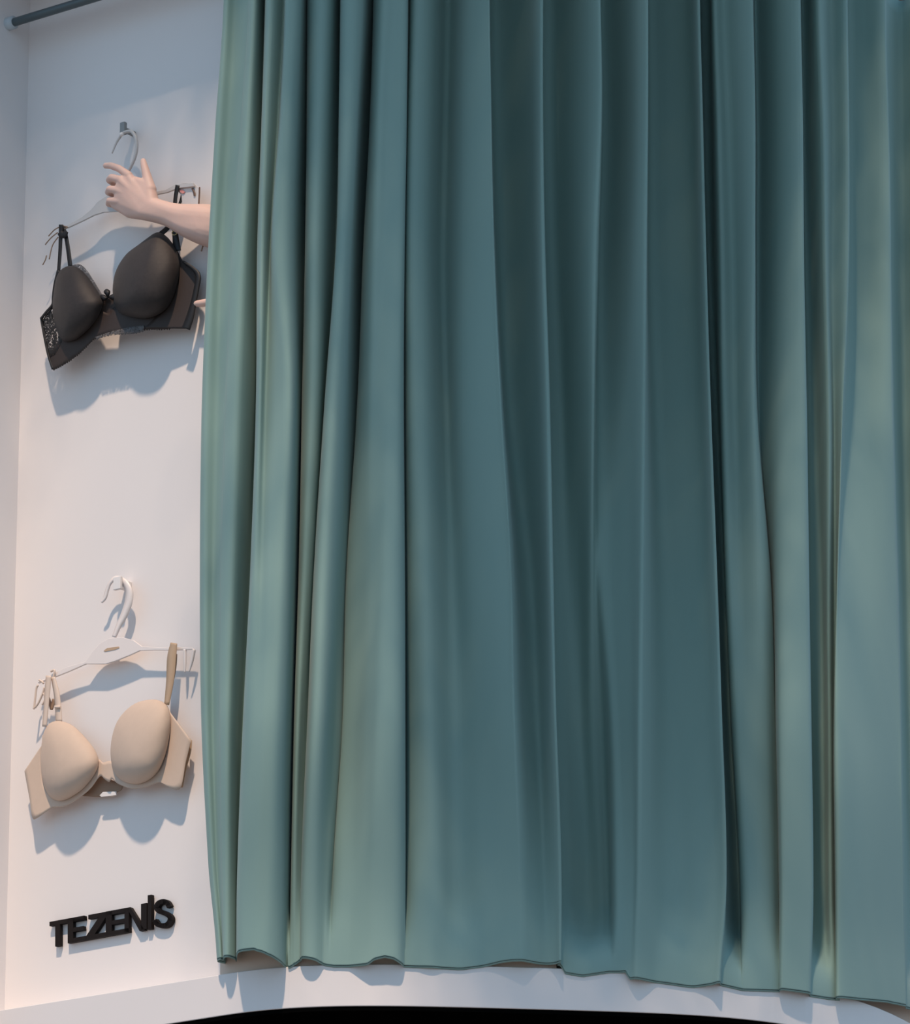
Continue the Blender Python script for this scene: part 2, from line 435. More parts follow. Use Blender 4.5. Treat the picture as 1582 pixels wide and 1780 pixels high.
def curtain():
    rows = []
    ys = [-140 + (1660+140)*i/70 for i in range(71)]
    rnd = random.Random(3)
    for y in ys:
        f = min(max((y-300)/1200.0, 0), 1); f = f*f*(3-2*f)
        ctrl = []
        for c in CT:
            x = row_x(c, y); d = (c[1][0]*(1-f) + c[1][1]*f)*DEPTH
            ctrl.append((x, d*1000))
        ctrl = [(a, b) for a, b in ctrl]
        line = crom(ctrl, 5)
        rows.append((y, line))
    out = []
    for y, line in rows:
        r = []
        for (px, dm) in line:
            if px > 720: dm *= 1 + 0.18*min((px-720)/80, 1)
            d = dm/1000 + (0.045 if px < 480 else 0.045 + (0.008-0.045)*min((px-480)/220, 1))
            kb = min(max((y-1250)/380.0, 0), 1); kb = kb*kb*(3-2*kb)
            kc = min(max((y-1530)/110.0, 0), 1); kc = kc*kc*(3-2*kc)
            if px > 500:
                d = d*(1-kb) + kb*d*0.30 if d > 0 else d
                d = d*(1-kc) + kc*(max(d - (0.0 if px > 700 else 0.016*(700-px)/220), 0)*0.9 + 0.007)
            else: d = d*(1-kb) + kb*(d*0.55)
            hem = hem_px(px)
            zt = zr - 0.005
            zh = hemz(px)
            z0 = z_at0(y)
            z1 = z_at0(1660)
            # stretch rows so the last one lands on the hem
            k = max(0.0, (y-1300)/360.0)
            z = z0 + (zh - z1)*k*k*(3-2*k) if k > 0 else z0
            if y < 0:
                z = z0
            r.append(curtain_pt(px, d, z))
        out.append(r)
    return out
_zc = {}
def z_at0(y):
    k = round(y, 3)
    if k not in _zc: _zc[k] = z_at(850, y, 0.0)
    return _zc[k]
_hc = {}
def hemz(px):
    k = int(px)//2*2
    if k not in _hc: _hc[k] = z_at(k, hem_px(k), 0.025)
    return _hc[k]
rows = curtain()
# top edge: lift to just above the rail; last rows: hem turned in
top = [Vector((p.x, p.y, zr+0.012)) for p in rows[0]]
if rows[0][0].z < zr: rows.insert(0, top)
cur = thing('curtain', curtain_pt(900, 0, ZT), 'teal pleated floor-length curtain hanging over the curved ledge beside the white wall', 'curtain')
rows.insert(len(rows)-1, [a.lerp(b, 0.94) for a, b in zip(rows[-2], rows[-1])])
grid_obj('curtain_cloth', rows, M_cloth, cur, thick=0.0025)
# turned-up hem: inner doubled strip of cloth
hemrows = []
last = rows[-1]; prev = rows[-2]
def inward(p, k): return Vector((p.x, p.y + k, p.z))
hemrows.append([inward(p, 0.0015) + Vector((0,0,-0.001)) for p in last])
hemrows.append([inward(p, 0.006) + Vector((0,0,-0.004)) for p in last])
hemrows.append([inward(p, 0.009) + Vector((0,0,0.0)) for p in last])
hemrows.append([inward(p, 0.008) + Vector((0,0,0.035)) for p in last])
grid_obj('hem', hemrows, M_cloth, cur, thick=0.0012)

# ------------------------------------------------------------------ bra helpers
def smooth_poly(poly, n=6): return crom(poly, n, closed=True)
def cup(name, outline, ctr, wfun, bulge, m, parent, power=0.62, rings=14, thick=0.003):
    ol = resample(smooth_poly(outline, 6) + [smooth_poly(outline, 6)[0]], 57)[:-1]
    rows = []
    for i in range(1, rings+1):
        rr = math.sin(i/rings*math.pi/2)
        row = []
        for (a, b) in ol:
            x = ctr[0]+(a-ctr[0])*rr; y = ctr[1]+(b-ctr[1])*rr
            row.append(WP(x, y, wfun(x, y) + bulge*max(0, 1-rr*rr)**power))
        rows.append(row)
    nc = len(rows[0]); vs = [v for r in rows for v in r]; fs = []
    for i in range(len(rows)-1):
        for j in range(nc): fs.append((i*nc+j, i*nc+(j+1) % nc, (i+1)*nc+(j+1) % nc, (i+1)*nc+j))
    vs.append(WP(ctr[0], ctr[1], wfun(*ctr) + bulge)); k = len(vs)-1
    for j in range(nc): fs.append((k, (j+1) % nc, j))
    return mesh_obj(name, vs, fs, m, parent, thick=thick)
def strip(name, topc, botc, wfun, m, parent, n=40, rows_n=6, thick=0.0015, scallop=0.0, bow=0.0, smooth=True):
    t = resample(crom(topc, 6) if smooth else topc, n); b = resample(crom(botc, 6) if smooth else botc, n)
    rows = []
    for j in range(rows_n+1):
        v = j/rows_n; row = []
        for i in range(n):
            x = t[i][0]+(b[i][0]-t[i][0])*v; y = t[i][1]+(b[i][1]-t[i][1])*v
            if scallop and j == rows_n: y += scallop*abs(math.sin(i*1.1)) + scallop*0.4*math.sin(i*2.7)
            row.append(WP(x, y, wfun(x, y) + bow*math.sin(math.pi*v)))
        rows.append(row)
    return grid_obj(name, rows, m, parent, thick=thick)
def pxl(pts, ox, oy, s): return [(ox+a/s, oy+b/s) for a, b in pts]
def ribbon(name, pts, width_px, w, m, parent, thick=0.0015, twist=0.0):
    """flat strap along photo pixels; width in pixels (number or list)"""
    ws = width_px if isinstance(width_px, list) else [width_px]*len(pts)
    wl = w if isinstance(w, list) else [w]*len(pts)
    P = crom([(a, b, c, d) for (a, b), c, d in zip(pts, ws, wl)], 5)
    A, Bb, Cc = [], [], []
    for i, q in enumerate(P):
        a = P[max(i-1,0)]; b = P[min(i+1,len(P)-1)]
        dx, dy = b[0]-a[0], b[1]-a[1]; l = math.hypot(dx, dy) or 1
        nx, ny = -dy/l*q[2]/2, dx/l*q[2]/2
        A.append(WP(q[0]-nx, q[1]-ny, q[3]-twist)); Cc.append(WP(q[0], q[1], q[3]+0.0006)); Bb.append(WP(q[0]+nx, q[1]+ny, q[3]+twist))
    return grid_obj(name, [A, Cc, Bb], m, parent, thick=thick)

# ------------------------------------------------------------------ black bra
c1 = lambda pts: pxl(pts, 40, 370, 4.394)
def w1(x, y):
    # left .058, middle .082, right .048
    u = (x-190)/125.0
    return 0.071 - 0.017*u*u - (0.008 if u > 0 else 0)*u
bra = thing('bra', WP(210, 640, 0.06), 'black padded lace bra held up by the hand on the upper hanger', 'bra')
LCUP = c1([(285,445),(330,415),(375,408),(430,430),(490,490),(540,560),(590,640),(608,690),(570,790),(520,860),(450,930),(390,970),(320,980),(285,945),(255,880),(235,800),(230,700),(240,600),(255,510)])
RCUP = c1([(690,620),(690,560),(705,470),(740,390),(800,310),(880,250),(960,190),(1020,152),(1070,165),(1120,210),(1165,280),(1190,360),(1190,450),(1170,560),(1140,650),(1100,720),(1040,770),(960,800),(880,800),(800,785),(740,760),(702,700)])
cup('cup', LCUP, c1([(380,700)])[0], w1, 0.050, M_bcup, bra)
cup('cup', RCUP, c1([(900,560)])[0], w1, 0.058, M_bcup, bra)
wl = lambda x, y: w1(x, y) - 0.004
o = strip('lace_wing', c1([(225,690),(180,750),(135,800)]), c1([(300,985),(250,1080),(205,1110)]), wl, M_blace, bra, rows_n=10)
o['label'] = 'see-through floral lace side wing'
strip('under_band', c1([(196,1085),(290,965),(400,940),(500,860),(580,755),(650,765),(705,720),(800,765),(920,790),(1050,760)]),
      c1([(230,1197),(330,1142),(440,1060),(550,955),(650,922),(740,905),(850,900),(960,885),(1060,885),(1130,880)]), wl, M_bsheer, bra, n=150, scallop=2.6)
strip('lace_hem', c1([(550,950),(650,915),(740,890),(850,868),(930,860)]), c1([(560,962),(650,935),(740,925),(850,918),(920,900)]), lambda x, y: w1(x, y)-0.001, M_glace, bra, n=40, rows_n=3, scallop=1.6)
wr = lambda x, y: w1(x, y) - 0.002
strip('side_wing', c1([(1160,262),(1190,340),(1185,480),(1150,620),(1090,730),(1010,800),(930,880)]),
      c1([(1172,275),(1235,385),(1310,430),(1325,520),(1305,640),(1275,760),(1255,885)]), wr, M_bsheer, bra, n=40, rows_n=8)['label'] = 'sheer brown-black side wing'
ribbon('edge_trim', c1([(1225,372),(1300,425),(1338,480),(1325,580),(1300,700),(1275,800),(1245,885)]), [4,6,8,8,9,12,13], 0.050, M_btrim, bra, thick=0.004)
ribbon('edge_trim', c1([(272,440),(245,540),(232,640),(225,700),(180,755),(140,805)]), [5,4,4,3,3,3], 0.060, M_btrim, bra, thick=0.003)
ribbon('edge_trim', c1([(137,800),(160,930),(193,1085),(228,1195)]), [2.5,2.5,3,3], 0.056, M_btrim, bra, thick=0.003)
strip('gore', c1([(575,650),(640,640),(712,640)]), c1([(575,785),(645,785),(715,770)]), lambda x, y: w1(x, y)-0.006, M_bsheer, bra, n=14)
# bow on the gore
bow = bpy.data.objects.new('bow', None)
bowm = []
for pts in ([(645,640),(625,612),(640,592),(662,606),(655,640)], [(650,640),(690,618),(712,640),(690,665),(655,650)], [(650,640),(615,625),(600,648),(620,668),(648,652)]):
    bowm.append(pts)
vsb, fsb = [], []
for pts in [[(650+(a-650)*1.35, 638+(b-638)*1.25) for a, b in pp] for pp in bowm]:
    q = smooth_poly(c1(pts), 4); base = len(vsb); cx = sum(a for a, b in q)/len(q); cy = sum(b for a, b in q)/len(q)
    wv = w1(cx, cy)
    vsb.append(WP(cx, cy, wv+0.014)); vsb.append(WP(cx, cy, wv+0.002))
    for a, b in q: vsb.append(WP(a, b, wv+0.007))
    k = len(q)
    for i in range(k):
        fsb.append((base, base+2+i, base+2+(i+1) % k)); fsb.append((base+1, base+2+(i+1) % k, base+2+i))
bpy.data.objects.remove(bow)
mesh_obj('bow', vsb, fsb, M_btrim, bra)
# lace along neckline of left cup
strip('lace_trim', c1([(372,402),(430,392),(480,430),(535,510),(590,600),(615,648)]), c1([(378,412),(430,432),(490,492),(540,562),(585,640),(604,655)]), lambda x, y: w1(x, y)+0.001, M_glace, bra, n=50, rows_n=4)['label'] = 'pale grey lace neckline trim'
# straps
ribbon('strap', c1([(291,90),(288,180),(283,300),(272,450)]), [7,6,5.5,5], 0.054, M_btrim, bra, thick=0.002)
ribbon('strap', c1([(296,95),(322,150),(345,280),(362,412)]), [5,6,6.5,7], 0.050, M_btrim, bra, thick=0.002)
ribbon('strap', [(104,404),(110,409),(116,402)], [9,11,5], 0.056, M_btrim, bra, thick=0.004)
ribbon('strap', [(309,322),(305,345),(303,380),(305,410),(308,436)], [7,6,7,10,13], [0.048,0.048,0.048,0.050,0.052], M_btrim, bra, thick=0.002)
ribbon('strap', [(318,328),(314,350),(300,385),(284,403),(272,410)], [4,4,6,8,6], [0.036,0.038,0.044,0.052,0.062], M_btrim, bra, thick=0.002)
tube('strap_ring', [WP(303+4*math.cos(a), 405+3.5*math.sin(a), 0.060) for a in [k*math.pi/4 for k in range(9)]], 0.0012, mat('brass', (0.55,0.42,0.2), 0.3, metal=0.8, noise=(20,.05,(1,1,1))), bra, seg=6)['label'] = 'small brass strap ring'

# ------------------------------------------------------------------ nude bra
c2 = lambda pts: pxl(pts, 20, 1180, 4.394)
def w2(x, y):
    u = (x-190)/135.0
    return 0.044 - 0.001*u*u
nb = thing('bra', WP(190, 1420, 0.06), 'plain nude padded bra hanging from the lower hanger above the raised letters', 'bra')
L2 = c2([(345,325),(285,350),(248,420),(232,520),(226,620),(235,740),(255,820),(290,890),(340,925),(400,925),(470,890),(540,840),(610,760),(650,690),(662,620),(630,540),(560,450),(480,370),(410,335)])
R2 = c2([(1180,200),(1120,166),(1040,165),(950,190),(870,250),(810,330),(778,420),(762,520),(765,620),(790,710),(840,770),(920,798),(990,795),(1060,760),(1120,700),(1165,600),(1195,480),(1212,330),(1200,240)])
cup('cup', L2, c2([(390,690)])[0], w2, 0.050, M_ncup, nb, power=0.56)
cup('cup', R2, c2([(945,580)])[0], w2, 0.054, M_ncup, nb, power=0.56)
wn = lambda x, y: w2(x, y) - 0.0005
# moulded body: left wing + under-cup flange + gore + right wing, one continuous band
TOPN = c2([(238,500),(230,560),(232,650),(240,760),(270,840),(330,905),(420,905),(520,840),(610,740),(660,620),(700,640),(745,628),(770,640),(800,720),(860,775),(960,785),(1050,750),(1130,680),(1180,560),(1205,400),(1200,240)])
BOTN = c2([(100,705),(118,800),(140,920),(160,1060),(200,1060),(310,985),(400,975),(500,920),(600,840),(675,745),(710,765),(745,787),(768,765),(820,805),(920,838),(1030,825),(1130,790),(1210,832),(1290,834),(1330,640),(1372,470)])
# resample segment-wise so corners correspond
def strip2(name, T, Bt, wfun, m, parent, sub=5, rows_n=6, thick=0.002):
    rows = [[] for _ in range(rows_n+1)]
    t = crom(T, sub); b = crom(Bt, sub)
    for i in range(len(t)):
        for j in range(rows_n+1):
            v = j/rows_n; x = t[i][0]+(b[i][0]-t[i][0])*v; y = t[i][1]+(b[i][1]-t[i][1])*v
            rows[j].append(WP(x, y, wfun(x, y)))
    return grid_obj(name, rows, m, parent, thick=thick)
strip2('moulded_band', TOPN, BOTN, wn, M_nwing, nb)
strip('side_wing', c2([(236,430),(222,570),(150,640),(100,705)]), c2([(250,500),(240,650),(200,750),(112,760)]), wn, M_nwing, nb, n=24)
strip('side_wing', c2([(1190,205),(1225,280),(1290,400),(1350,440)]), c2([(1200,300),(1210,400),(1270,520),(1350,560)]), wn, M_nwing, nb, n=24)
strip('back_band', c2([(1345,438),(1340,560),(1310,720),(1275,835)]), c2([(1378,470),(1370,560),(1335,690),(1308,828)]), lambda x, y: 0.028, M_nstrap, nb, n=20)['label'] = 'darker tan folded back edge'
strip('inner_back', c2([(610,780),(680,735),(760,770),(860,810)]), c2([(540,895),(680,902),(760,890),(840,850)]), lambda x, y: 0.022, M_nback, nb, n=20)['label'] = 'brown back of the band seen below the gore'
prism('white_piece', c2([(680,892),(705,866),(803,862),(805,888),(760,896),(690,902)]), 0.026, 0.0295, M_white, nb)['label'] = 'small white piece below the gore'  # thin white plate in front of the inner back
c4 = lambda pts: pxl(pts, 0, 980, 3.955)
ribbon('strap', c4([(335,770),(325,880),(318,980),(305,1120)]), [9,9,8,7], 0.050, M_pstrap, nb, thick=0.002)
ribbon('strap', c4([(365,780),(385,870),(398,960),(405,1085)]), [7,9,10,11], 0.044, M_pstrap, nb, thick=0.002)
ribbon('strap', c4([(318,880),(345,960),(355,1000),(372,930)]), [5,5,4,6], 0.034, M_nback, nb, thick=0.002)
ribbon('slider', c4([(378,985),(412,985)]), 4, 0.048, M_pstrap, nb, thick=0.004)
ribbon('strap', c4([(1196,545),(1180,650),(1170,800),(1146,970)]), [11,15,13,8], [0.044,0.045,0.045,0.045], M_nstrap, nb, thick=0.002)['label'] = 'tan strap on the right'
ribbon('strap', c4([(1212,620),(1205,700),(1190,790),(1170,880)]), [3,4,4,2], 0.032, M_nback, nb, thick=0.002)
# ------------------------------------------------------------------ hangers and wall hooks
def flat_hook(name, pts, width, w, m, parent, thick=0.004):
    return ribbon(name, pts, width, w, m, parent, thick=thick)
h2 = thing('hanger', WP(205, 1120, 0.06), 'cream plastic lingerie hanger carrying the nude bra', 'hanger')
b2 = c4([(350,768),(470,712),(600,675),(650,600),(700,548),(760,515),(850,508),(925,528),(985,572),(1100,578),(1200,575),(1330,580),(1342,592),(1200,598),(1080,597),(970,600),(900,632),(800,672),(735,692),(600,692),(480,745),(372,788)])
hb = prism('hanger_body', b2, 0.028, 0.034, M_hang2, h2, bevel=0.001)
sl = prism('slot', c4([(716,598),(740,580),(820,570),(822,580),(790,592),(722,605)]), 0.0335, 0.0352, M_nstrap, h2); sl['label'] = 'narrow tan slot in the hanger middle'
flat_hook('hook', c4([(785,505),(815,430),(855,350),(885,260),(885,180),(850,120),(800,100),(760,130),(738,180),(722,235),(700,266)]), [6,8,11,12,12,10,8,5,5,5,3], [.031,.031,.031,.032,.033,.035,.036,.036,.035,.034,.033], M_hang2, h2)
for pts in ([(1272,590),(1272,680),(1270,748)], [(1335,590),(1320,670),(1300,742)]):
    tube('prong', [WP(*c4([p])[0], 0.031) for p in pts], [0.0045,0.004,0.002], M_hang2, h2, seg=8)
for pts in ([(270,800),(290,812),(300,822)], [(262,835),(250,860),(238,960),(232,1000)], [(305,850),(290,900),(262,960),(240,990)], [(350,740),(375,735),(365,790)], [(300,890),(310,930),(290,970)]):
    tube('prong', [WP(*c4([p])[0], 0.040) for p in pts], 0.0028, M_pstrap, h2, seg=7)
tube('prong', [WP(*c4([p])[0], 0.032) for p in [(268,815),(310,800),(350,775)]], 0.0035, M_hang2, h2, seg=7)

h1 = thing('hanger', WP(205, 372, 0.06), 'grey-white plastic lingerie hanger gripped by the hand, carrying the black bra', 'hanger')
b1 = [(104,400),(122,391),(145,378),(160,366),(172,352),(190,340),(215,334),(250,336),(268,335),(290,331),(308,321),(338,319),(340,325),(312,328),(292,336),(276,339),(262,352),(240,368),(222,370),(203,369),(182,370),(166,375),(146,385),(120,397)]
prism('hanger_body', b1, 0.042, 0.048, M_hang1, h1, bevel=0.001)
c5 = lambda pts: pxl(pts, 160, 200, 7.118)
tube('hook', [WP(*c5([p])[0], w) for p, w in zip([(400,800),(460,680),(525,540),(553,400),(540,280),(490,205),(430,205),(380,230),(320,310),(285,380),(246,475)], [.045,.045,.045,.046,.047,.048,.048,.050,.051,.051,.051])], [.0038,.0040,.0044,.0048,.0048,.0046,.0042,.0040,.0034,.0028,.0022], M_hang1, h1, seg=10)
clip = mat('clip_plastic', (0.66, 0.62, 0.60), 0.25, noise=(30,.03,(1,1,1)))
prism('clip', c5([(1085,862),(1250,850),(1300,870),(1335,900),(1325,1120),(1130,1120),(1120,1000),(1085,960)]), 0.036, 0.041, clip, h1, bevel=0.001)['label'] = 'pale clip plate at the hanger end'
M_brown = mat('brown_prong', (0.16, 0.09, 0.06), 0.5, noise=(30,.05,(1,1,1)))
M_pinkp = mat('pink_tab', (0.75, 0.30, 0.27), 0.5, noise=(30,.05,(1,1,1)))
ribbon('prong', c5([(1332,890),(1330,980),(1320,1120)]), 2.0, 0.043, M_brown, h1)
ribbon('prong', c5([(1240,905),(1265,960),(1268,1000)]), 3.0, 0.043, M_brown, h1)
ribbon('prong', c5([(1060,865),(1150,852),(1260,856)]), 1.6, 0.043, M_brown, h1)
prism('tab', c5([(1090,930),(1125,925),(1155,955),(1130,975),(1100,960)]), 0.0415, 0.044, M_pinkp, h1)['label'] = 'tiny pink size tab'
tube('prong', [WP(a, b, 0.040) for a, b in [(357,415),(352,430),(350,437)]], 0.0020, M_nback, h1, seg=7)
for pts in ([(285,105),(240,130),(195,178)], [(265,150),(215,190),(170,243)], [(268,185),(225,250),(200,355)], [(180,325),(170,360),(150,398)], [(300,100),(340,110),(300,130)]):
    tube('prong', [WP(*c1([p])[0], 0.050) for p in pts], 0.0016, M_nback, h1, seg=7)

# wall hooks
k1 = thing('wall_hook', WP(226, 229, 0.0), 'grey metal wall hook with a pale tip holding the upper hanger', 'hook')
def wbox(name, c, hu, hv, w0, w1, m, parent, bevel=0.002):
    return box(name, c - U*hu - Vector((0,0,hv)) + N*w0, U*2*hu, N*(w1-w0), Vector((0,0,2*hv)), m, parent, bevel)
ctr1 = WP(214, 226, 0.045) - N*0.045
wbox('arm', ctr1 + Vector((0,0,0.002)), 0.006, 0.006, 0.0, 0.042, M_peg, k1)
wbox('stop_plate', ctr1 + Vector((0,0,0.004)), 0.008, 0.017, 0.038, 0.050, M_peg, k1)
s = bmesh.new(); bmesh.ops.create_uvsphere(s, u_segments=16, v_segments=10, radius=0.0058)
me = bpy.data.meshes.new('tip'); s.to_mesh(me); s.free(); me.materials.append(M_white)
tip = bpy.data.objects.new('tip', me); COL.objects.link(tip); tip.location = WP(211.5, 233.5, 0.058)
tip.parent = k1; tip.matrix_parent_inverse = Matrix.Translation(-Vector(k1.location))
for p in me.polygons: p.use_smooth = True
k2 = thing('wall_hook', WP(226, 1020, 0.0), 'white wall hook holding the lower hanger of the nude bra', 'hook')
ctr2 = WP(204, 1013, 0.045) - N*0.045
wbox('arm', ctr2, 0.010, 0.011, 0.0, 0.043, M_white, k2)
wbox('stop_plate', ctr2 + Vector((0,0,-0.001)), 0.012, 0.017, 0.038, 0.048, M_white, k2)

# ------------------------------------------------------------------ raised letters
c6 = lambda pts: pxl(pts, 60, 1530, 5.86)
sign = thing('shop_sign', WP(190, 1610, 0), 'black raised letters fixed to the white wall below the nude bra', 'sign')
def tl(x, v): return (x, 425 - 0.183*(x-150) + v)
def quad(a, b, c, d): return [tl(*a), tl(*b), tl(*c), tl(*d)]
def rect(x0, x1, v0, v1): return quad((x0,v0),(x1,v0),(x1,v1),(x0,v1))
H = 252; T = 43
LET = [
 [rect(152,505,0,T), rect(210,258,T-2,262)],
 [rect(337,392,0,H), rect(390,505,0,T), rect(390,498,104,146), rect(390,525,H-T,H)],
 [rect(547,790,2,T+2), quad((655,T),(735,T),(612,H-T),(528,H-T)), rect(527,742,H-T,H)],
 [rect(725,786,0,H), rect(784,962,0,T), rect(784,918,104,146), rect(784,962,H-T,H)],
 [rect(916,960,0,H), quad((940,0),(975,0),(1122,H+10),(1070,H+10)), rect(1084,1142,-12,H)],
 [rect(1153,1190,-88,H+10)],
]
def letter(polys, w0=0.003, w1=0.014):
    vs, fs = [], []
    for q in polys:
        q = c6(q); n = len(q); b = len(vs)
        f = [WP(x, y, w1) for x, y in q]; vs += [p - N*(w1-w0) for p in f] + f
        fs += [tuple(b+i for i in range(n))[::-1], tuple(b+n+i for i in range(n))] + [(b+i, b+(i+1) % n, b+n+(i+1) % n, b+n+i) for i in range(n)]
    return mesh_obj('letter', vs, fs, M_letter, sign, smooth=False)
for L in LET: letter(L)
S = crom([(1368,268),(1345,228),(1310,216),(1262,232),(1240,275),(1262,312),(1320,335),(1370,365),(1380,405),(1350,450),(1300,462),(1250,450),(1222,410)], 4)
polys = []
for a, b in zip(S, S[1:]):
    dx, dy = b[0]-a[0], b[1]-a[1]; l = math.hypot(dx, dy); nx, ny = -dy/l*24, dx/l*24; ex, ey = dx/l*6, dy/l*6
    polys.append([(a[0]+nx-ex, a[1]+ny-ey), (b[0]+nx+ex, b[1]+ny+ey), (b[0]-nx+ex, b[1]-ny+ey), (a[0]-nx-ex, a[1]-ny-ey)])
letter(polys)

# ------------------------------------------------------------------ person: arm and hand reaching out from behind the curtain
def cone_chain(bm, pts, seg=14):
    """rounded tapered links between joints (position, radius)"""
    for (p, r) in pts:
        mtx = Matrix.Translation(p)
        bmesh.ops.create_uvsphere(bm, u_segments=seg, v_segments=10, radius=r, matrix=mtx)
    for (p, r), (q, s_) in zip(pts, pts[1:]):
        d = q - p; L = d.length
        if L < 1e-5: continue
        rot = d.to_track_quat('Z', 'Y').to_matrix().to_4x4()
        mtx = Matrix.Translation((p+q)/2) @ rot
        bmesh.ops.create_cone(bm, cap_ends=True, segments=seg, radius1=r, radius2=s_, depth=L, matrix=mtx)
def H_(x, y, w, r): return (WP(x, y, w), r)
person = thing('person', WP(400, 420, 0.1), 'bare arm of a person reaching from behind the curtain, gripping the upper hanger', 'person')
bm = bmesh.new()
def hull(bm, spheres):
    t = bmesh.new()
    for p, r in spheres: bmesh.ops.create_icosphere(t, subdivisions=3, radius=r, matrix=Matrix.Translation(p))
    h = bmesh.ops.convex_hull(t, input=t.verts[:])
    keep = set(v for f in h['geom'] if isinstance(f, bmesh.types.BMFace) for v in f.verts)
    bmesh.ops.delete(t, geom=[v for v in t.verts if v not in keep], context='VERTS')
    me_ = bpy.data.meshes.new('tmp'); t.to_mesh(me_); t.free(); bm.from_mesh(me_); bpy.data.meshes.remove(me_)
WR = [H_(264,357,.092,.0215), H_(252,368,.092,.0225)]
F1 = [H_(300,371,.080,.0270), H_(292,376,.080,.0260)]
F2 = [H_(335,379,.064,.036), H_(330,392,.064,.034)]
F3 = [H_(368,386,.048,.044), H_(368,401,.048,.044)]
F4 = [H_(420,405,.020,.048), H_(420,412,.020,.048)]
ST = [WR, F1, F2, F3, F4]
ch = [crom([(q[k][0].x, q[k][0].y, q[k][0].z, q[k][1]) for q in ST], 4) for k in (0, 1)]
STS = [[(Vector(a_[:3]), a_[3]) for a_ in pr] for pr in zip(*ch)]
for a_, b_ in zip(STS, STS[1:]): hull(bm, a_+b_)
cone_chain(bm, [H_(420,408,.020,.048), H_(500,415,-.08,.050), H_(520,360,-.26,.056)])
# back of the hand
hull(bm, WR + [H_(226,310,.100,.0120), H_(211,316,.106,.0115), H_(205,332,.104,.0115), H_(207,351,.098,.0120), H_(226,370,.090,.0140)])
hull(bm, [WR[0], H_(259,322,.092,.0140), H_(226,312,.098,.0110)])
hull(bm, [H_(226,370,.090,.0140), H_(207,351,.098,.0120), H_(199,356,.094,.0105)])
for a_ in ((226,310,.103),(211,315,.109),(205,331,.107),(206,350,.101)):
    cone_chain(bm, [H_(a_[0],a_[1],a_[2],.0110), (WP(250,350,.100), .012)])
# index: extended to the left, tip bent down
cone_chain(bm, [H_(224,305,.103,.0110), H_(207,293,.106,.0096), H_(193,288,.102,.0090), H_(184,288,.095,.0082)])
# middle, ring, little: curled around the hanger
cone_chain(bm, [H_(210,313,.109,.0112), H_(194,309,.110,.0102), H_(190,313,.094,.0094), H_(199,320,.072,.0082), H_(211,323,.056,.0070)])
cone_chain(bm, [H_(204,331,.107,.0112), H_(191,329,.108,.0100), H_(188,334,.092,.0090), H_(198,339,.072,.0078), H_(210,340,.056,.0068)])
cone_chain(bm, [H_(205,350,.101,.0114), H_(191,349,.100,.0100), H_(189,354,.086,.0088), H_(198,357,.070,.0074), H_(209,356,.056,.0062)])
# thumb up
cone_chain(bm, [H_(262,330,.092,.0155), H_(258,316,.091,.0135), H_(254,300,.089,.0112), H_(251,289,.087,.0098), H_(249,280,.085,.0080)])
me = bpy.data.meshes.new('arm'); bm.to_mesh(me); bm.free(); me.materials.append(M_skin)
arm = bpy.data.objects.new('arm', me); COL.objects.link(arm); attach(arm, person)
rm = arm.modifiers.new('remesh', 'REMESH'); rm.mode = 'VOXEL'; rm.voxel_size = 0.0016; rm.use_smooth_shade = True
sm = arm.modifiers.new('smooth', 'SMOOTH'); sm.factor = 0.6; sm.iterations = 16
# fingertip of the other hand beside the bra edge
bm = bmesh.new()
cone_chain(bm, [H_(342,528,.046,.0085), H_(352,527,.046,.0098), H_(366,525,.044,.0102), H_(395,522,.040,.0110), H_(420,520,.030,.014)])
cone_chain(bm, [H_(366,543,.040,.009), H_(395,536,.038,.011), H_(420,526,.030,.014)])
cone_chain(bm, [H_(420,520,.020,.020), H_(455,515,-.03,.026), H_(520,505,-.12,.032)])
me = bpy.data.meshes.new('hand'); bm.to_mesh(me); bm.free(); me.materials.append(M_skin)
hd = bpy.data.objects.new('hand', me); COL.objects.link(hd); attach(hd, person); hd['label'] = 'fingertip of the other hand beside the bra edge'
rm = hd.modifiers.new('remesh', 'REMESH'); rm.mode = 'VOXEL'; rm.voxel_size = 0.0018; rm.use_smooth_shade = True
sm = hd.modifiers.new('smooth', 'SMOOTH'); sm.factor = 0.5; sm.iterations = 6

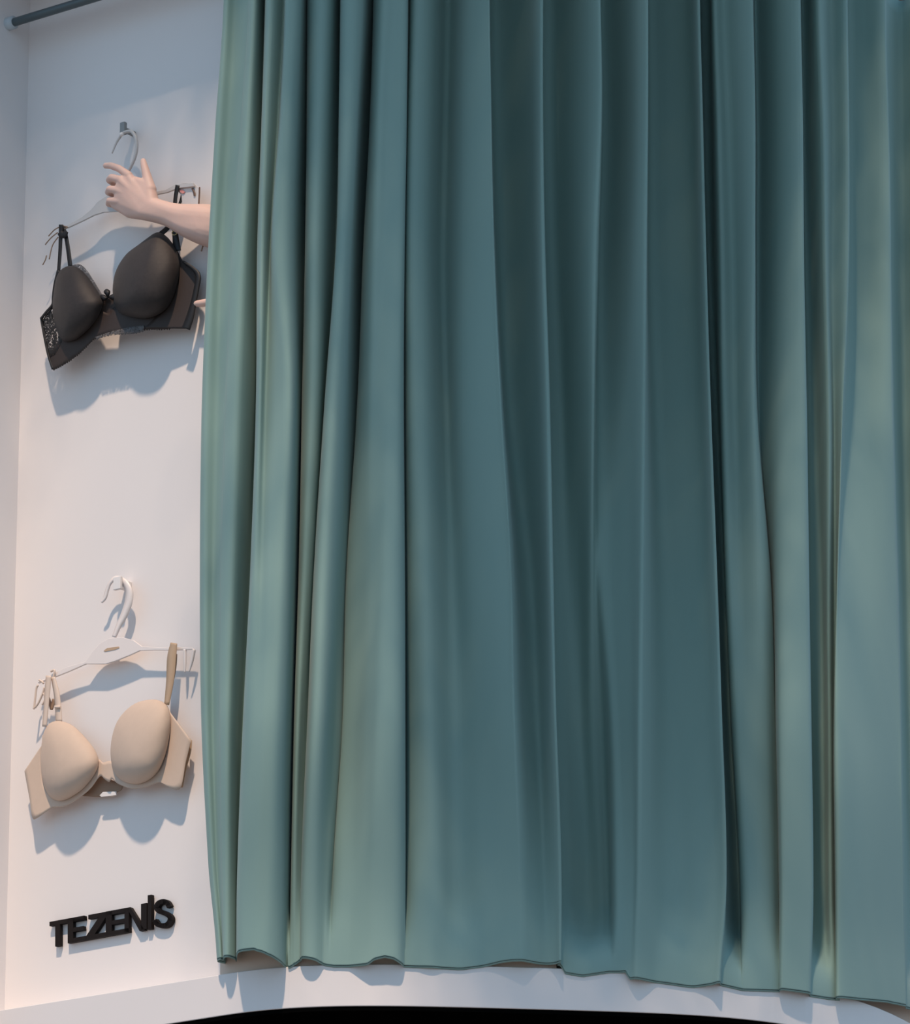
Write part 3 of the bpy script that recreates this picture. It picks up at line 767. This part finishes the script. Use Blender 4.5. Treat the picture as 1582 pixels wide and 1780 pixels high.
# ------------------------------------------------------------------ unseen tree whose leaves are set out to cast the wanted shade
SX = [-400,0,150,280,380,450,520,600,700,800,950,1100,1250,1350,1450,1520,1600,2000]
SY = [-500,0,150,300,450,600,800,1000,1200,1400,1600,1700,1850]
SM = [  # shade wanted per grid point; decides how many leaves go there
 [.97]*18,
 [.97]*18,
 [.97,.96,.85,.50,.15,.45,.95,.97,.97,.97,.97,.97,.97,.97,.97,.97,.97,.97],
 [.9,.80,.45,.12,.05,.25,.80,.95,.96,.97,.97,.97,.97,.97,.97,.97,.97,.9],
 [.6,.35,.05,.00,.05,.20,.70,.85,.93,.96,.97,.97,.97,.97,.96,.90,.9,.8],
 [.3,.15,.0,.0,.10,.10,.40,.75,.80,.92,.97,.97,.97,.92,.88,.60,.7,.7],
 [.1,.0,.0,.0,.10,.15,.15,.75,.75,.94,.97,.95,.97,.85,.55,.20,.45,.5],
 [.0,.0,.0,.0,.30,.50,.15,.30,.65,.94,.97,.97,.97,.55,.35,.05,.20,.4],
 [.0,.0,.0,.0,.20,.20,.10,.05,.45,.92,.97,.97,.96,.45,.25,.0,.1,.3],
 [.0,.0,.0,.0,.20,.25,.15,.00,.40,.92,.97,.97,.96,.50,.25,.0,.10,.3],
 [.0,.0,.0,.0,.15,.20,.10,.00,.30,.85,.97,.97,.94,.50,.25,.0,.1,.3],
 [.0,.0,.0,.0,.05,.05,.05,.05,.10,.60,.85,.70,.4,.3,.2,.05,.1,.2],
 [.0,.0,.0,.0,.0,.0,.0,.0,.05,.50,.80,.60,.25,.2,.1,.05,.1,.1],
]
def shade(px, py):
    def loc(A, v):
        i = 0
        while i < len(A)-2 and A[i+1] < v: i += 1
        return i, min(max((v-A[i])/(A[i+1]-A[i]), 0), 1)
    i, s = loc(SX, px); j, t = loc(SY, py)
    return (SM[j][i]*(1-s)+SM[j][i+1]*s)*(1-t) + (SM[j+1][i]*(1-s)+SM[j+1][i+1]*s)*t
shade_tree = thing('shade_tree', Vector((3.4, -3.2, Z_GROUND)), 'unseen tree outside the frame whose leafy crown shades the curtain', 'shade_tree')
lv, lf = [], []
rnd = random.Random(11)
CELL = 0.10; LEAFA = 0.062*0.040*0.62*0.75
xx = -2.1; nleaf = 0; pts_for_branch = []
while xx < 2.6:
    zz = -1.5
    while zz < 2.3:
        base = Vector((xx, B(min(max(xx,-1.7),1.9)), zz))
        v = base - CAM; ppx = 791 + F*v.x/v.dot(FWD); ppy = 890 - F*v.dot(UPV)/v.dot(FWD)
        S_ = min(shade(ppx, ppy), 0.975)
        area = CELL*CELL*0.72
        cnt = -math.log(1-S_)*area/LEAFA if S_ > 0 else 0
        cnt = int(cnt) + (1 if rnd.random() < cnt-int(cnt) else 0)
        for _ in range(cnt):
            c = base + Vector((rnd.uniform(-.5,.5)*CELL, 0, rnd.uniform(-.5,.5)*CELL)) + SUN_DIR*rnd.uniform(3.4, 4.8)
            if rnd.random() < 0.02: pts_for_branch.append(c)
            a = Vector((rnd.uniform(-1,1), rnd.uniform(-1,1), rnd.uniform(-.6,.6))).normalized()
            nrm = (SUN_DIR + Vector((rnd.uniform(-.7,.7), rnd.uniform(-.7,.7), rnd.uniform(-.7,.7)))).normalized()
            a = (a - nrm*a.dot(nrm)).normalized(); b = nrm.cross(a)
            L, Wd = rnd.uniform(.052,.072), rnd.uniform(.034,.046)
            k = len(lv)
            lv += [c - a*L*.5, c - a*.05*L + b*Wd*.5, c + a*L*.5, c - a*.05*L - b*Wd*.5, c - nrm*0.006]
            lf += [(k,k+1,k+4), (k+1,k+2,k+4), (k+2,k+3,k+4), (k+3,k,k+4)]; nleaf += 1
        zz += CELL
    xx += CELL
print('leaves', nleaf)
fo = mesh_obj('foliage', lv, lf, M_leaf, shade_tree, smooth=False); fo['kind'] = 'stuff'
tb = Vector((3.4, -3.2, Z_GROUND)); tt = Vector((2.9, -3.2, 3.0))
tube('trunk', [tb, tb+Vector((-.05,0,3)), tt+Vector((.2,0,-1.5)), tt, tt+Vector((-.3,0,1.8)), tt+Vector((-.5,.1,3.0))], [.19,.15,.13,.11,.07,.03], M_bark, shade_tree, seg=14)
for k in range(9):
    q = pts_for_branch[rnd.randrange(len(pts_for_branch))]
    while q.x < 0.8: q = pts_for_branch[rnd.randrange(len(pts_for_branch))]
    st = tt + Vector((-.08*k/3, 0, .25*k - .4))
    tube('branch', [st, st.lerp(q, .5) + Vector((0,0,.12)), q], [.05,.028,.008], M_bark, shade_tree, seg=8)
